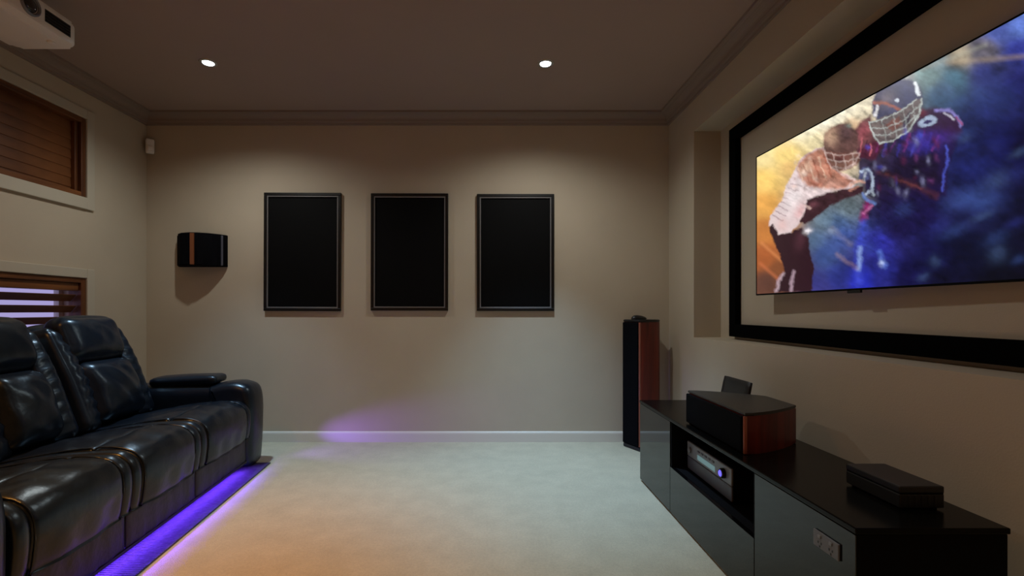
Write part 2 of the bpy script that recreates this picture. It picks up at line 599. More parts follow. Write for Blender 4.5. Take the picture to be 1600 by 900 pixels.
def fold(seed, amp=0.004):
    def f(p, u):
        side = max(0.0, u.x)
        p.x += amp * side * (math.sin(p.y * 60 + 4 * math.sin(p.z * 9 + seed)) * 0.6 + math.sin((p.y * 1.2 + p.z) * 37 + seed)) * (1 - u.y ** 4) * (1 - u.z ** 4)
        return p
    return f


for i in range(3):
    y1, y0 = EDGES[i], EDGES[i + 1]
    yc, w = (y0 + y1) / 2, y1 - y0
    b = 0.060
    sc = obj('seat_cushion', add_loft(new_bm(), seat_prof, y0 + b, y1 - b, 0.022, 0.012, 22, seat_wr(i * 2.1)), L, sofa, smooth=60)
    obj('seat_bolster', add_loft(new_bm(), bol_prof, y0 + 0.002, y0 + b - 0.001, 0.013, 0.003, 4), L, sofa, smooth=60)
    obj('seat_bolster', add_loft(new_bm(), bol_prof, y1 - b + 0.001, y1 - 0.002, 0.013, 0.003, 4), L, sofa, smooth=60)
    # piping along both side edges of the cushion
    for yy in (y0 + b + 0.006, y1 - b - 0.006):
        pts = [(p[0], yy, p[1]) for p in seat_prof[0:48]]
        pts = [(x - 0.003, y, z - 0.001) for x, y, z in pts]
        obj('piping', add_tube(new_bm(), pts, 0.003, 6), L, sc, smooth=60)
    # footrest panel below, with upright pleats
    def pleat(p, u, ph=i):
        if u.x > 0.5:
            p.x += 0.003 * math.sin(p.y * 70 + ph) * (1 - u.y ** 6)
        return p
    obj('footrest_panel', add_pillow(new_bm(), (0.030, w - 0.008, 0.148), 0.010, trs((-0.020, yc, 0.126)), 18, (0.004, 0, 0), pleat), M['leather_lower'], sofa, smooth='all')
    # backrest
    obj('backrest', add_pillow(new_bm(), (0.170, w - 0.004, 0.640), 0.075, back_M(yc, 0.300, -0.085), 16, (0.01, 0, 0.012), shoulders), L, sofa, smooth='all')
    obj('lumbar_cushion', add_pillow(new_bm(), (0.150, w - 0.235, 0.350), 0.060, back_M(yc, 0.180, 0.055), 18, (0.045, 0.0, 0.0), fold(i * 1.7)), L, sofa, smooth='all')
    obj('headrest', add_pillow(new_bm(), (0.150, w - 0.195, 0.262), 0.062, back_M(yc, 0.490, 0.044), 16, (0.030, 0.004, 0.012), fold(i + 4.2, 0.002)), L, sofa, smooth='all')
    for sgn in (-1, 1):
        Mw = back_M(yc + sgn * (w / 2 - 0.076), 0.275, 0.028) @ Matrix.Rotation(R(sgn * -20), 4, 'Z')
        obj('back_bolster', add_pillow(new_bm(), (0.150, 0.140, 0.590), 0.045, Mw, 28, (0.018, 0.0, 0.0), ruche(i * 3 + sgn, sgn)), L, sofa, smooth='all')

# frame under the seats and arms at both ends
box('base', M['leather_lower'], sofa, -0.95, -0.040, NEAR + 0.235, -0.235, 0.062, 0.200, 0.006)
box('light_shield', M['blackplastic'], sofa, -0.012, -0.004, NEAR + 0.235, -0.235, 0.0430, 0.056)  # added lip, shaped to cut the LED light off near the mat's edge
for (ya, yb) in ((-0.232, 0.0), (NEAR, NEAR + 0.232)):
    ym = (ya + yb) / 2
    arm = obj('armrest', add_pillow(new_bm(), (0.900, 0.205, 0.536), 0.050, trs((-0.520, ym, 0.271)), 16, (0, 0.008, 0.006)), L, sofa, smooth='all')
    arm_prof = smooth_closed([(-0.250, 0.004), (-0.060, 0.004), (0.000, 0.010), (0.014, 0.060), (0.024, 0.250), (0.024, 0.430), (0.000, 0.520), (-0.060, 0.553),
                              (-0.130, 0.558), (-0.210, 0.545), (-0.262, 0.520), (-0.275, 0.40), (-0.270, 0.20)], 4)
    obj('arm_front', add_loft(new_bm(), arm_prof, ya, yb, 0.050, 0.004, 8), L, sofa, smooth='all')
    pad = obj('armrest_pad', add_pillow(new_bm(), (0.420, 0.180, 0.056), 0.026, trs((-0.425, ym, 0.568), R(-2)), 14, (0, 0, 0.010)), L, sofa, smooth='all')
obj('led_strip', add_box(new_bm(), -0.050, -0.040, EDGES[3], EDGES[0] - 0.02, 0.056, 0.0605), M['ledstrip'], sofa)
ld = bpy.data.lights.new('sofa_led_light', 'AREA')
ld.shape = 'RECTANGLE'
ld.size = 0.010
ld.size_y = EDGES[0] - EDGES[3] - 0.06
ld.energy = 22
ld.color = (0.13, 0.04, 1.0)
lo = bpy.data.objects.new('sofa_led_light', ld)
COL.objects.link(lo)
lo.parent = sofa
lo.location = (-0.046, (EDGES[0] + EDGES[3]) / 2 - 0.02, 0.0545)
lo.rotation_euler = (0, R(-56), 0)

# made-up LED puck added on the far arm to tint the skirting violet
puck = obj('added_led_puck', add_lathe(new_bm(), [(0.022, 0.0), (0.022, 0.008), (0.016, 0.011), (0.0001, 0.011)], (-0.100, 0.004, 0.075), (0.25, 1, 0), 20), M['ledstrip'], sofa, smooth=40)
ld = bpy.data.lights.new('added_puck_light', 'SPOT')
ld.energy = 26
ld.color = (0.30, 0.12, 1.0)
ld.spot_size = R(74)
ld.spot_blend = 1.0
ld.shadow_soft_size = 0.02
lo = bpy.data.objects.new('added_puck_light', ld)
COL.objects.link(lo)
lo.parent = sofa
lo.location = (-0.090, 0.030, 0.075)
lo.scale = (1, 0.42, 1)                 # cone squashed to a flat fan of light
lo.rotation_euler = Vector((0.97, 0.24, 0.0)).to_track_quat('-Z', 'Y').to_euler()

# mat under the sofa, ribbed
fm = thing('floor_mat', 'dark ribbed mat lying under the sofa, glowing blue along its edge', 'mat', (SO[0], SO[1], 0.0), TH)
box('mat_backing', M['mat'], fm, -0.93, 0.094, NEAR - 0.05, -0.093, 0.0, 0.0055, 0.0015, 1)
t = new_bm()
n = 150
for k in range(n):
    y = NEAR - 0.045 + (NEAR * -1 + 0.045 - 0.098) * k / (n - 1)
    add_box(t, -0.06, 0.092, y - 0.0042, y + 0.0042, 0.005, 0.0078)
ribs = obj('mat_rib', t, M['mat'], fm)
ribs['kind'] = 'stuff'

# ------------------------------------------------------------------ projector
pj = thing('projector', 'white video projector hanging from the ceiling above the sofa', 'projector', (-2.165, 2.16, 2.318), 0)
# local: front faces +x ; size 0.31 x 0.40 x 0.105
plan = []
for cx, cy, r_, a0 in ((0.110, 0.155, 0.045, 0), (-0.120, 0.165, 0.035, 90), (-0.120, -0.165, 0.035, 180), (0.110, -0.155, 0.045, 270)):
    for k in range(7):
        a = R(a0 + 15 * k)
        plan.append((cx + r_ * math.cos(a), cy + r_ * math.sin(a)))
body = obj('body', add_prism(new_bm(), plan, 0.004, 0.110, 0.016, 4), M['whiteproj'], pj, smooth=50)
t = new_bm()
add_box(t, -0.11, 0.10, -0.13, 0.13, 0.0, 0.006, 0.002)
obj('base_plate', t, M['whiteproj'], pj)
t = new_bm()
add_lathe(t, [(0.047, 0.0), (0.047, 0.012), (0.041, 0.016), (0.036, 0.012), (0.036, 0.004)], (0.1500, -0.055, 0.060), (1, 0, 0), 36)
ring = obj('lens_ring', t, M['alu'], pj, smooth=40)
obj('lens', add_lathe(new_bm(), [(0.035, 0.002), (0.028, 0.010), (0.015, 0.0145), (0.0001, 0.016)], (0.1505, -0.055, 0.060), (1, 0, 0), 32), M['lens'], ring, smooth='all')
v = box('vent', M['blackplastic'], pj, 0.146, 0.1562, 0.015, 0.150, 0.030, 0.088, 0.002)
for k in range(4):
    box('vent_slat', M['blackgloss'], v, 0.154, 0.1585, 0.020, 0.145, 0.037 + k * 0.013, 0.041 + k * 0.013)
t = new_bm()
add_lathe(t, [(0.013, 0.0), (0.016, -0.004), (0.016, -0.010), (0.012, -0.013)], (0.08, 0.13, 0.004), (0, 0, 1), 20)
obj('foot', t, M['white'], pj, smooth=40)
t = new_bm()
add_cyl(t, (-0.01, 0, 0.112), (-0.01, 0, 0.256), 0.022)
add_box(t, -0.09, 0.07, -0.08, 0.08, 0.108, 0.120, 0.002)
add_lathe(t, [(0.065, 0.258), (0.065, 0.250), (0.045, 0.240)], (-0.01, 0, 0), (0, 0, 1), 32)
obj('ceiling_mount', t, M['white'], pj, smooth=40)

# ------------------------------------------------------------------ motion sensor in the corner
ms = thing('motion_sensor', 'small white motion sensor high in the left corner of the room', 'sensor', (-2.652, 3.758, 2.262), R(45))
obj('housing', add_pillow(new_bm(), (0.056, 0.036, 0.112), 0.010, trs((0, -0.012, 0.056)), 8, (0, 0.004, 0)), M['white'], ms, smooth='all')
obj('sensor_window', add_pillow(new_bm(), (0.040, 0.010, 0.036), 0.004, trs((0, -0.033, 0.040)), 6, (0, 0.004, 0)), M['white'], ms, smooth='all')
obj('bracket', add_box(new_bm(), -0.018, 0.018, 0.004, 0.022, 0.03, 0.115, 0.003), M['white'], ms)

# ------------------------------------------------------------------ surround speaker on the back wall
sp = thing('surround_speaker', 'black wedge-shaped speaker with an orange wood stripe on the back wall', 'speaker', (0, YB, 1.378), 0)
H = 0.250
CURVE = [(-2.432, -0.002), (-2.424, -0.040), (-2.392, -0.092), (-2.340, -0.138), (-2.270, -0.163), (-2.205, -0.160), (-2.140, -0.128), (-2.085, -0.072), (-2.058, -0.024), (-2.056, -0.002)]
obj('cabinet', add_prism(new_bm(), CURVE, 0, H, 0.004, 2), M['grille'], sp, smooth=30)


def slab_between(bm, p0, p1, th, z0, z1):
    p0, p1 = Vector(p0), Vector(p1)
    d = (p1 - p0).normalized()
    nn = Vector((d.y, -d.x))
    return add_prism(bm, [tuple(p0), tuple(p0 + nn * th), tuple(p1 + nn * th), tuple(p1)], z0, z1, 0.002, 1)


def on_curve(a, b, f):
    return tuple(Vector(CURVE[a]).lerp(Vector(CURVE[b]), f))


obj('front_grille', slab_between(new_bm(), CURVE[3], on_curve(4, 5, 0.08), 0.006, 0.008, H - 0.008), M['grille'], sp)
obj('wood_stripe', slab_between(new_bm(), on_curve(4, 5, 0.28), on_curve(4, 5, 0.72), 0.009, 0.006, H - 0.006), M['amber_edge'], sp)
obj('side_grille', slab_between(new_bm(), on_curve(5, 6, 0.05), on_curve(6, 7, 0.85), 0.006, 0.008, H - 0.008), M['grille'], sp)
obj('side_grille', slab_between(new_bm(), CURVE[1], CURVE[3], 0.006, 0.008, H - 0.008), M['grille'], sp)
obj('edge_strip', slab_between(new_bm(), on_curve(7, 8, 0.25), on_curve(7, 8, 0.50), 0.006, 0.008, H - 0.008), M['alu_low'], sp)

# ------------------------------------------------------------------ three framed black pictures
for k, (px0, px1, pz0, pz1, rot, lab) in enumerate((
        (411.5, 532, 486, 301, 0.25, 'black-framed dark picture nearest the wall speaker, left of three'),
        (579, 700, 485.5, 302, 0.12, 'black-framed dark picture in the middle of three on the back wall'),
        (745, 866, 486, 303, 0.0, 'black-framed dark picture nearest the tower speaker, right of three'))):
    s = FPX / (YB - 0.025)
    x0, x1 = (px0 - VPX) / s, (px1 - VPX) / s
    z0, z1 = CAMZ + (VPY - pz0) / s, CAMZ + (VPY - pz1) / s
    w, h = x1 - x0, z1 - z0
    pf = thing('picture_frame', lab, 'picture', ((x0 + x1) / 2, YB, z0), 0, 'dark pictures on the back wall')
    pf.rotation_euler = (0, R(rot), 0)
    fw = 0.022
    fr = M['artframe']
    for nm, a in (('frame_rail', (-w / 2, w / 2, h - fw, h)), ('frame_rail', (-w / 2, w / 2, 0, fw)), ('frame_stile', (-w / 2, -w / 2 + fw, fw, h - fw)), ('frame_stile', (w / 2 - fw, w / 2, fw, h - fw))):
        box(nm, fr, pf, a[0], a[1], -0.027, -0.002, a[2], a[3], 0.003)
    i0, i1 = fw, fw + 0.010
    t = new_bm()
    add_box(t, -w / 2 + i0, w / 2 - i0, -0.022, -0.010, h - i1, h - i0, 0.002)
    add_box(t, -w / 2 + i0, w / 2 - i0, -0.022, -0.010, i0, i1, 0.002)
    add_box(t, -w / 2 + i0, -w / 2 + i1, -0.022, -0.010, i1, h - i1, 0.002)
    add_box(t, w / 2 - i1, w / 2 - i0, -0.022, -0.010, i1, h - i1, 0.002)
    obj('silver_fillet', t, M['silver'], pf)
    box('print', M['art'], pf, -w / 2 + i1, w / 2 - i1, -0.010, -0.006, i1, h - i1)
    box('backing_board', M['blackmatte'], pf, -w / 2 + 0.01, w / 2 - 0.01, -0.006, -0.001, 0.01, h - 0.01)

# ------------------------------------------------------------------ floor-standing speaker
fs = thing('tower_speaker', 'tall slim floor speaker with cherry sides in the far right corner', 'speaker', (1.0635, 3.590, 0), R(-64))
hw, dp = 0.083, 0.225
plan = [(-hw, 0.012), (hw, 0.012)]
for k in range(1, 8):
    f = k / 8
    plan.append((hw + 0.008 * math.sin(PI * f) - 0.022 * f * f, 0.012 + dp * f))
plan += [(0.055, dp + 0.012), (-0.055, dp + 0.012)]
for k in range(7, 0, -1):
    f = k / 8
    plan.append((-hw - 0.008 * math.sin(PI * f) + 0.022 * f * f, 0.012 + dp * f))
obj('cabinet', add_prism(new_bm(), plan, 0.030, 0.950, 0.003, 1), M['cherry'], fs, smooth=30)
box('grille', M['grille'], fs, -hw + 0.002, hw - 0.004, -0.006, 0.0125, 0.034, 0.948, 0.006)
obj('edge_strip', add_box(new_bm(), hw - 0.004, hw + 0.004, 0.004, 0.020, 0.034, 0.948, 0.003), M['cherry_light'], fs, smooth=30)
obj('plinth', add_prism(new_bm(), [(x * 1.04, y * 1.02 - 0.004) for x, y in plan], 0.0, 0.030, 0.004, 1), M['blackplastic'], fs)
obj('top_cap', add_prism(new_bm(), [(x * 1.03, y * 1.015 - 0.004) for x, y in plan], 0.949, 0.968, 0.007, 3), M['blackplastic'], fs, smooth=40)
t = new_bm()
add_lathe(t, [(0.0001, 0), (0.014, 0.006), (0.024, 0.022), (0.027, 0.045), (0.024, 0.085), (0.014, 0.125), (0.0001, 0.15)], (0.01, 0.004, 0.975), (0, 1, 0), 24)
obj('tweeter_pod', t, M['blackplastic'], fs, smooth='all')

# ------------------------------------------------------------------ TV cabinet
CX0, CX1, CY0, CY1, CTOP = 0.926, 1.308, 1.208, 2.930, 0.490
tc = thing('tv_cabinet', 'long low black glass television cabinet along the right wall', 'cabinet', (CX0, CY0, 0), 0)
W, D = CY1 - CY0, CX1 - CX0
yA, yB_ = 1.673 - CY0, 2.445 - CY0     # divisions
G = M['blackgloss']
TT = 0.016
box('top_panel', M['blacktop'], tc, -0.004, D + 0.004, -0.004, W + 0.004, CTOP - TT, CTOP, 0.003)
box('end_panel', M['blackmatte'], tc, 0.004, D, 0.0, 0.018, 0.02, CTOP - TT - 0.001, 0.002)
box('end_panel', M['blackmatte'], tc, 0.004, D, W - 0.018, W, 0.02, CTOP - TT - 0.001, 0.002)
box('back_panel', M['blackmatte'], tc, D - 0.012, D - 0.004, 0.019, W - 0.019, 0.02, CTOP - TT - 0.001)
box('bottom_panel', M['blackmatte'], tc, 0.022, D - 0.013, 0.019, W - 0.019, 0.02, 0.038)
box('plinth', M['blackmatte'], tc, 0.03, D - 0.02, 0.02, W - 0.02, 0.0, 0.0195)
for yy in (yA, yB_):
    box('divider', M['blackmatte'], tc, 0.004, D - 0.013, yy - 0.009, yy + 0.009, 0.039, CTOP - TT - 0.001)
SH = 0.243
box('shelf', M['blackmatte'], tc, 0.020, D - 0.013, yA + 0.010, yB_ - 0.010, SH - 0.018, SH)
dn = box('door', G, tc, 0.0, 0.0195 - 0.016, 0.002, yA - 0.003, 0.012, CTOP - TT - 0.004, 0.0012)
dn['label'] = 'glossy black cabinet door with a grey plate for a reflected socket'
df = box('door', G, tc, 0.0, 0.0035, yB_ + 0.003, W - 0.002, 0.012, CTOP - TT - 0.004, 0.0012)
dr = box('drawer_front', G, tc, 0.0, 0.0195, yA + 0.001, yB_ - 0.001, 0.012, SH - 0.001, 0.0012)
# reflection of a double socket, modelled as a grey plate on the near door
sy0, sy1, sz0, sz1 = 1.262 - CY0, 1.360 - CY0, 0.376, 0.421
plate = box('reflected_socket_plate', M['socket'], dn, -0.006, -0.0002, sy0, sy1, sz0, sz1, 0.002)
plate['label'] = 'pale grey plate standing in for a reflected double socket'
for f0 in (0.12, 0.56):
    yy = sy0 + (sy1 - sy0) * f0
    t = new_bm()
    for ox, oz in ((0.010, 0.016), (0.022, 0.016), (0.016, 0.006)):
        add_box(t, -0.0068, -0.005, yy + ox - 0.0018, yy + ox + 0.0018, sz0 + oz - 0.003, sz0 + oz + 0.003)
    obj('reflected_socket_holes', t, M['blackplastic'], plate)
    box('reflected_rocker_switch', M['alu'], plate, -0.009, -0.005, yy + 0.010, yy + 0.021, sz1 - 0.016, sz1 - 0.007, 0.001)

# ------------------------------------------------------------------ AV receiver in the open bay
rc = thing('av_receiver', 'grey audio receiver with a lit display inside the open cabinet bay', 'receiver', (0.992, 1.960, SH + 0.0002), 0)
rw, rh = 0.435, 0.145
box('chassis', M['blackmatte'], rc, 0.010, 0.285, 0.004, rw - 0.004, 0.010, rh - 0.003, 0.003)
box('upper_fascia', M['alu'], rc, 0.0, 0.011, 0.0, rw, 0.074, rh, 0.004)
box('lower_fascia', M['alu_low'], rc, 0.001, 0.011, 0.0, rw, 0.010, 0.072, 0.004)
box('display', M['lcd'], rc, -0.002, 0.002, 0.140, 0.315, 0.086, 0.110, 0.001)
t = new_bm()
add_lathe(t, [(0.021, 0), (0.021, 0.012), (0.018, 0.016), (0.0001, 0.016)], (0.0, 0.062, 0.108), (-1, 0, 0), 28)
kn = obj('volume_knob', t, M['blackplastic'], rc, smooth=40)
obj('indicator_light', add_lathe(new_bm(), [(0.014, 0), (0.011, 0.003), (0.0001, 0.004)], (-0.0158, 0.062, 0.108), (-1, 0, 0), 24), M['blueled'], kn, smooth='all')
t = new_bm()
add_lathe(t, [(0.014, 0), (0.014, 0.010), (0.0001, 0.012)], (0.0, 0.395, 0.108), (-1, 0, 0), 24)
obj('selector_knob', t, M['alu'], rc, smooth=40)
for k in range(5):
    box('button', M['alu_low'], rc, -0.003, 0.001, 0.150 + k * 0.036, 0.170 + k * 0.036, 0.122, 0.130, 0.001)
for yy in (0.05, rw - 0.05):
    for xx in (0.04, 0.25):
        obj('foot', add_cyl(new_bm(), (xx, yy, 0.0), (xx, yy, 0.011), 0.016, seg=16), M['blackplastic'], rc)

# ------------------------------------------------------------------ centre speaker
cs = thing('centre_speaker', 'wide centre speaker with cherry wood ends on the cabinet top', 'speaker', (0.966, 2.078, CTOP + 0.0002), 0)
hw, dp, hh = 0.258, 0.300, 0.158
plan = [(0.010, hw), (0.010, -hw)]
side = []
for k in range(1, 9):
    f = k / 8
    side.append((0.010 + (dp - 0.01) * f, -hw - 0.004 * math.sin(PI * f) + 0.155 * f ** 1.45))
plan += side
plan += [(x, -y) for x, y in reversed(side)]
obj('cabinet', add_prism(new_bm(), plan, 0.0, hh - 0.012, 0.003, 1), M['cherry'], cs, smooth=30)
obj('top_lid', add_prism(new_bm(), [(x * 1.012 - 0.004, y * 1.010) for x, y in plan], hh - 0.0118, hh, 0.004, 2), mat('charcoal_lid', (0.035, 0.033, 0.028), 0.45), cs, smooth=30)
box('grille', M['grille'], cs, -0.006, 0.0105, -hw + 0.006, hw - 0.002, 0.006, hh - 0.014, 0.005)
obj('edge_strip', add_box(new_bm(), 0.002, 0.016, -hw - 0.002, -hw + 0.007, 0.001, hh - 0.013, 0.003), M['cherry_light'], cs, smooth=30)

# ------------------------------------------------------------------ small upright panel behind the centre speaker
up = thing('desk_display', 'small black slanted panel standing behind the centre speaker', 'panel', (1.225, 2.404, CTOP + 0.0002), R(-90))
obj('screen_panel', add_pillow(new_bm(), (0.255, 0.016, 0.205), 0.006, trs((0, 0.004, 0.104), 0, 0, R(-12)), 6), M['blackplastic'], up, smooth='all')
obj('stand', add_prism(new_bm(), [(-0.10, -0.040), (0.10, -0.040), (0.08, 0.060), (-0.08, 0.060)], 0.0, 0.012, 0.003, 1), M['blackplastic'], up)
t = new_bm()
add_cyl(t, (0, 0.055, 0.010), (0, 0.024, 0.12), 0.008)
obj('strut', t, M['blackplastic'], up)

# ------------------------------------------------------------------ black set-top box
sb = thing('set_top_box', 'small ribbed black media box on the near end of the cabinet', 'box', (1.124, 1.311, CTOP + 0.0002), 0)
bw, bd, bh = 0.199, 0.123, 0.066
box('lower_shell', M['blackplastic'], sb, 0.0005, bd - 0.0005, 0.0005, bw - 0.0005, 0.006, 0.044, 0.003)
box('lid', M['blackplastic'], sb, 0.0, bd, 0.0, bw, 0.0455, bh, 0.004)
box('joint_band', M['blackmatte'], sb, 0.002, bd - 0.002, 0.002, bw - 0.002, 0.0435, 0.0465)
for k in range(5):
    box('rib', M['blackplastic'], sb, 0.022 + k * 0.018, 0.028 + k * 0.018, -0.0012, 0.003, 0.009, 0.042, 0.001)
for xx in (0.016, bd - 0.016):
    for yy in (0.018, bw - 0.018):
        obj('foot', add_cyl(new_bm(), (xx, yy, 0), (xx, yy, 0.007), 0.008, seg=14), M['blackmatte'], sb)
obj('aerial_socket', add_cyl(new_bm(), (bd - 0.001, 0.02, 0.052), (bd + 0.010, 0.02, 0.052), 0.005, seg=14), M['blackplastic'], sb)

# ------------------------------------------------------------------ black projection-screen border in the niche
FT, FXF = 0.036, NX - 0.004
sf = thing('screen_border', 'large black velvet border frame in the wall niche around the television', 'frame', (FXF, 2.0, 0.868), 0)
fy1, fy0 = 3.140 - 2.0, 0.80 - 2.0
fh = 2.214 - 0.868
fw = 0.080
box('bottom_rail', M['velvet'], sf, -FT, 0, fy0, fy1, 0, fw, 0.003)
box('top_rail', M['velvet'], sf, -FT, 0, fy0, fy1, fh - fw, fh, 0.003)
box('side_stile', M['velvet'], sf, -FT, 0, fy1 - fw, fy1, fw, fh - fw, 0.003)
box('side_stile', M['velvet'], sf, -FT, 0, fy0, fy0 + fw, fw, fh - fw, 0.003)

# ------------------------------------------------------------------ television
TW, THT = 1.400, 0.788
TVX, TVY, TVZ = 1.543, 2.030, 1.122
TVR = R(1.8)
tv = thing('television', 'large flat television showing two colliding american football players', 'television', (TVX, TVY, TVZ), TVR)
box('back_shell', M['blackplastic'], tv, 0.010, 0.034, -TW / 2 + 0.02, TW / 2 - 0.02, 0.02, THT - 0.02, 0.004)
bz = 0.006
t = new_bm()
add_box(t, 0.0, 0.012, -TW / 2, TW / 2, 0, bz + 0.002, 0.0015, 1)
add_box(t, 0.0, 0.012, -TW / 2, TW / 2, THT - bz, THT, 0.0015, 1)
add_box(t, 0.0, 0.012, -TW / 2, -TW / 2 + bz, bz, THT - bz, 0.0015, 1)
add_box(t, 0.0, 0.012, TW / 2 - bz, TW / 2, bz, THT - bz, 0.0015, 1)
obj('bezel', t, M['blackmatte'], tv)
box('sensor_bump', M['blackplastic'], tv, 0.001, 0.012, -0.035, 0.035, -0.012, 0.001, 0.002)
t = new_bm()
add_box(t, 0.034, 0.048, -0.20, 0.20, 0.25, 0.55)
add_box(t, 0.046, 0.066, -0.06, 0.06, 0.34, 0.46)
obj('wall_bracket', t, M['blackmatte'], tv)


# -- the picture on the screen, painted into per-vertex colours of the screen mesh
def paint(px, py):
    sh = px.shape
    rng = np.random.default_rng(3)

    def lin(c):
        return np.array(s2l(c))

    def vnoise(x, y, seed):
        xi, yi = np.floor(x).astype(int), np.floor(y).astype(int)
        fx, fy = x - xi, y - yi
        fx, fy = fx * fx * (3 - 2 * fx), fy * fy * (3 - 2 * fy)

        def h(a, b):
            v = np.sin(a * 127.1 + b * 311.7 + seed * 74.7) * 43758.5453
            return v - np.floor(v)
        return (h(xi, yi) * (1 - fx) + h(xi + 1, yi) * fx) * (1 - fy) + (h(xi, yi + 1) * (1 - fx) + h(xi + 1, yi + 1) * fx) * fy

    def fbm(x, y, seed):
        v = np.zeros_like(x)
        a = 0.5
        for k in range(4):
            v += a * vnoise(x, y, seed + k)
            x, y, a = x * 2.03, y * 2.03, a * 0.5
        return v / 0.9375

    # backdrop: smooth blend of colour samples
    ctrl = [
        (1190, 245, (255, 232, 165), 30), (1190, 280, (246, 205, 115), 30), (1192, 320, (228, 165, 82), 28), (1194, 360, (205, 128, 62), 25),
        (1194, 400, (170, 92, 48), 25), (1198, 440, (92, 58, 48), 20), (1215, 420, (130, 75, 45), 18), (1225, 240, (250, 218, 135), 25),
        (1260, 205, (255, 238, 188), 25), (1300, 184, (255, 246, 215), 25), (1340, 165, (252, 238, 205), 22), (1232, 262, (232, 190, 120), 18),
        (1330, 200, (226, 190, 150), 18), (1372, 140, (235, 222, 200), 20), (1405, 118, (205, 205, 200), 20), (1450, 120, (120, 150, 150), 22),
        (1455, 92, (150, 170, 178), 20), (1500, 88, (165, 152, 130), 18), (1490, 125, (70, 110, 130), 22), (1470, 145, (60, 90, 120), 20),
        (1540, 80, (105, 100, 112), 20), (1560, 45, (70, 84, 150), 22), (1595, 40, (95, 120, 200), 22), (1595, 80, (48, 55, 140), 25),
        (1540, 120, (48, 56, 125), 25), (1590, 140, (28, 28, 98), 28), (1530, 170, (38, 48, 115), 25), (1560, 220, (22, 26, 92), 30),
        (1600, 230, (20, 20, 80), 30), (1520, 260, (32, 40, 112), 28), (1590, 300, (18, 20, 62), 30), (1530, 310, (44, 56, 120), 24),
        (1500, 340, (40, 44, 105), 24), (1590, 370, (15, 16, 46), 30), (1520, 390, (20, 22, 62), 28), (1460, 400, (24, 24, 80), 26),
        (1440, 340, (30, 28, 92), 24), (1420, 430, (24, 22, 84), 22), (1560, 425, (12, 13, 34), 26), (1480, 435, (22, 22, 62), 22),
        (1320, 325, (108, 122, 128), 18), (1290, 345, (112, 130, 140), 18), (1275, 375, (88, 110, 135), 16), (1310, 350, (70, 95, 150), 16),
        (1290, 400, (58, 72, 128), 18), (1310, 430, (42, 48, 128), 20), (1280, 440, (52, 52, 120), 16), (1370, 380, (48, 50, 165), 20),
        (1385, 420, (40, 44, 140), 18), (1345, 440, (40, 48, 190), 14), (1400, 350, (28, 24, 84), 20), (1625, 20, (120, 150, 225), 25),
    ]
    wsum = np.zeros(sh)
    img = np.zeros(sh + (3,))
    for cx, cy, c, rad in ctrl:
        w_ = 1.0 / (((px - cx) ** 2 + (py - cy) ** 2) / rad ** 2 + 0.12) ** 2
        img += w_[..., None] * lin(c)
        wsum += w_
    img /= wsum[..., None]
    img *= (1 - 0.46 * np.clip((px - 1270) / 170, 0, 1) * np.clip((py - 60) / 90, 0, 1))[..., None]
    # smoke
    nz = fbm(px / 34, py / 26, 5)
    nz2 = fbm((px + py * 0.5) / 14, (py - px * 0.3) / 9, 11)
    cool = np.clip((px - 1290) / 120, 0, 1)
    img *= (1 + (nz - 0.5)[..., None] * (0.5 + 1.1 * cool[..., None]) + (nz2 - 0.5)[..., None] * (0.25 + 0.5 * cool[..., None])).clip(0.2, 2.2)
    state = [img]

    def over(a, c, op=1.0):
        a = (np.clip(a, 0, 1) * op)[..., None]
        c = np.asarray(c if hasattr(c, 'shape') else lin(c))
        state[0] = state[0] * (1 - a) + c * a

    def segd(x0, y0, x1, y1):
        dx, dy = x1 - x0, y1 - y0
        t_ = np.clip(((px - x0) * dx + (py - y0) * dy) / (dx * dx + dy * dy + 1e-9), 0, 1)
        return np.hypot(px - x0 - t_ * dx, py - y0 - t_ * dy)

    def line(pts, wd, c, op=1.0, soft=1.2):
        d = np.full(sh, 1e9)
        for (x0, y0), (x1, y1) in zip(pts[:-1], pts[1:]):
            d = np.minimum(d, segd(x0, y0, x1, y1))
        over((wd / 2 + soft / 2 - d) / soft, c, op)

    def poly(pts, c, op=1.0, soft=2.5):
        ins = np.zeros(sh, bool)
        d = np.full(sh, 1e9)
        n = len(pts)
        for i in range(n):
            (x0, y0), (x1, y1) = pts[i], pts[(i + 1) % n]
            if y0 != y1:
                cr = ((y0 > py) != (y1 > py)) & (px < (x1 - x0) * (py - y0) / (y1 - y0) + x0)
                ins ^= cr
            d = np.minimum(d, segd(x0, y0, x1, y1))
        sd = np.where(ins, d, -d)
        over(sd / soft + 0.5, c, op)

    def ell(cx, cy, rx, ry, rot, c, op=1.0, soft=0.15):
        a = math.radians(rot)
        x, y = px - cx, py - cy
        u, v = (x * math.cos(a) + y * math.sin(a)) / rx, (-x * math.sin(a) + y * math.cos(a)) / ry
        over((1 - np.hypot(u, v)) / soft + 0.5, c, op)

    def glow(cx, cy, rx, ry, rot, c, op=1.0):
        a = math.radians(rot)
        x, y = px - cx, py - cy
        u, v = (x * math.cos(a) + y * math.sin(a)) / rx, (-x * math.sin(a) + y * math.cos(a)) / ry
        over(np.exp(-(u * u + v * v)), c, op)

    for gx, gy, rx, ry, c, op in ((1305, 345, 30, 18, (86, 112, 140), 0.6), (1290, 395, 26, 30, (60, 84, 140), 0.6), (1322, 372, 22, 20, (56, 78, 160), 0.6),
                                  (1520, 312, 40, 16, (58, 78, 145), 0.55), (1480, 150, 40, 22, (58, 96, 128), 0.5), (1560, 150, 40, 30, (40, 56, 120), 0.5),
                                  (1490, 200, 60, 60, (26, 38, 92), 0.45), (1540, 390, 70, 40, (12, 16, 40), 0.6), (1345, 430, 18, 20, (44, 56, 196), 0.5)):
        glow(gx, gy, rx, ry, 0, c, op)
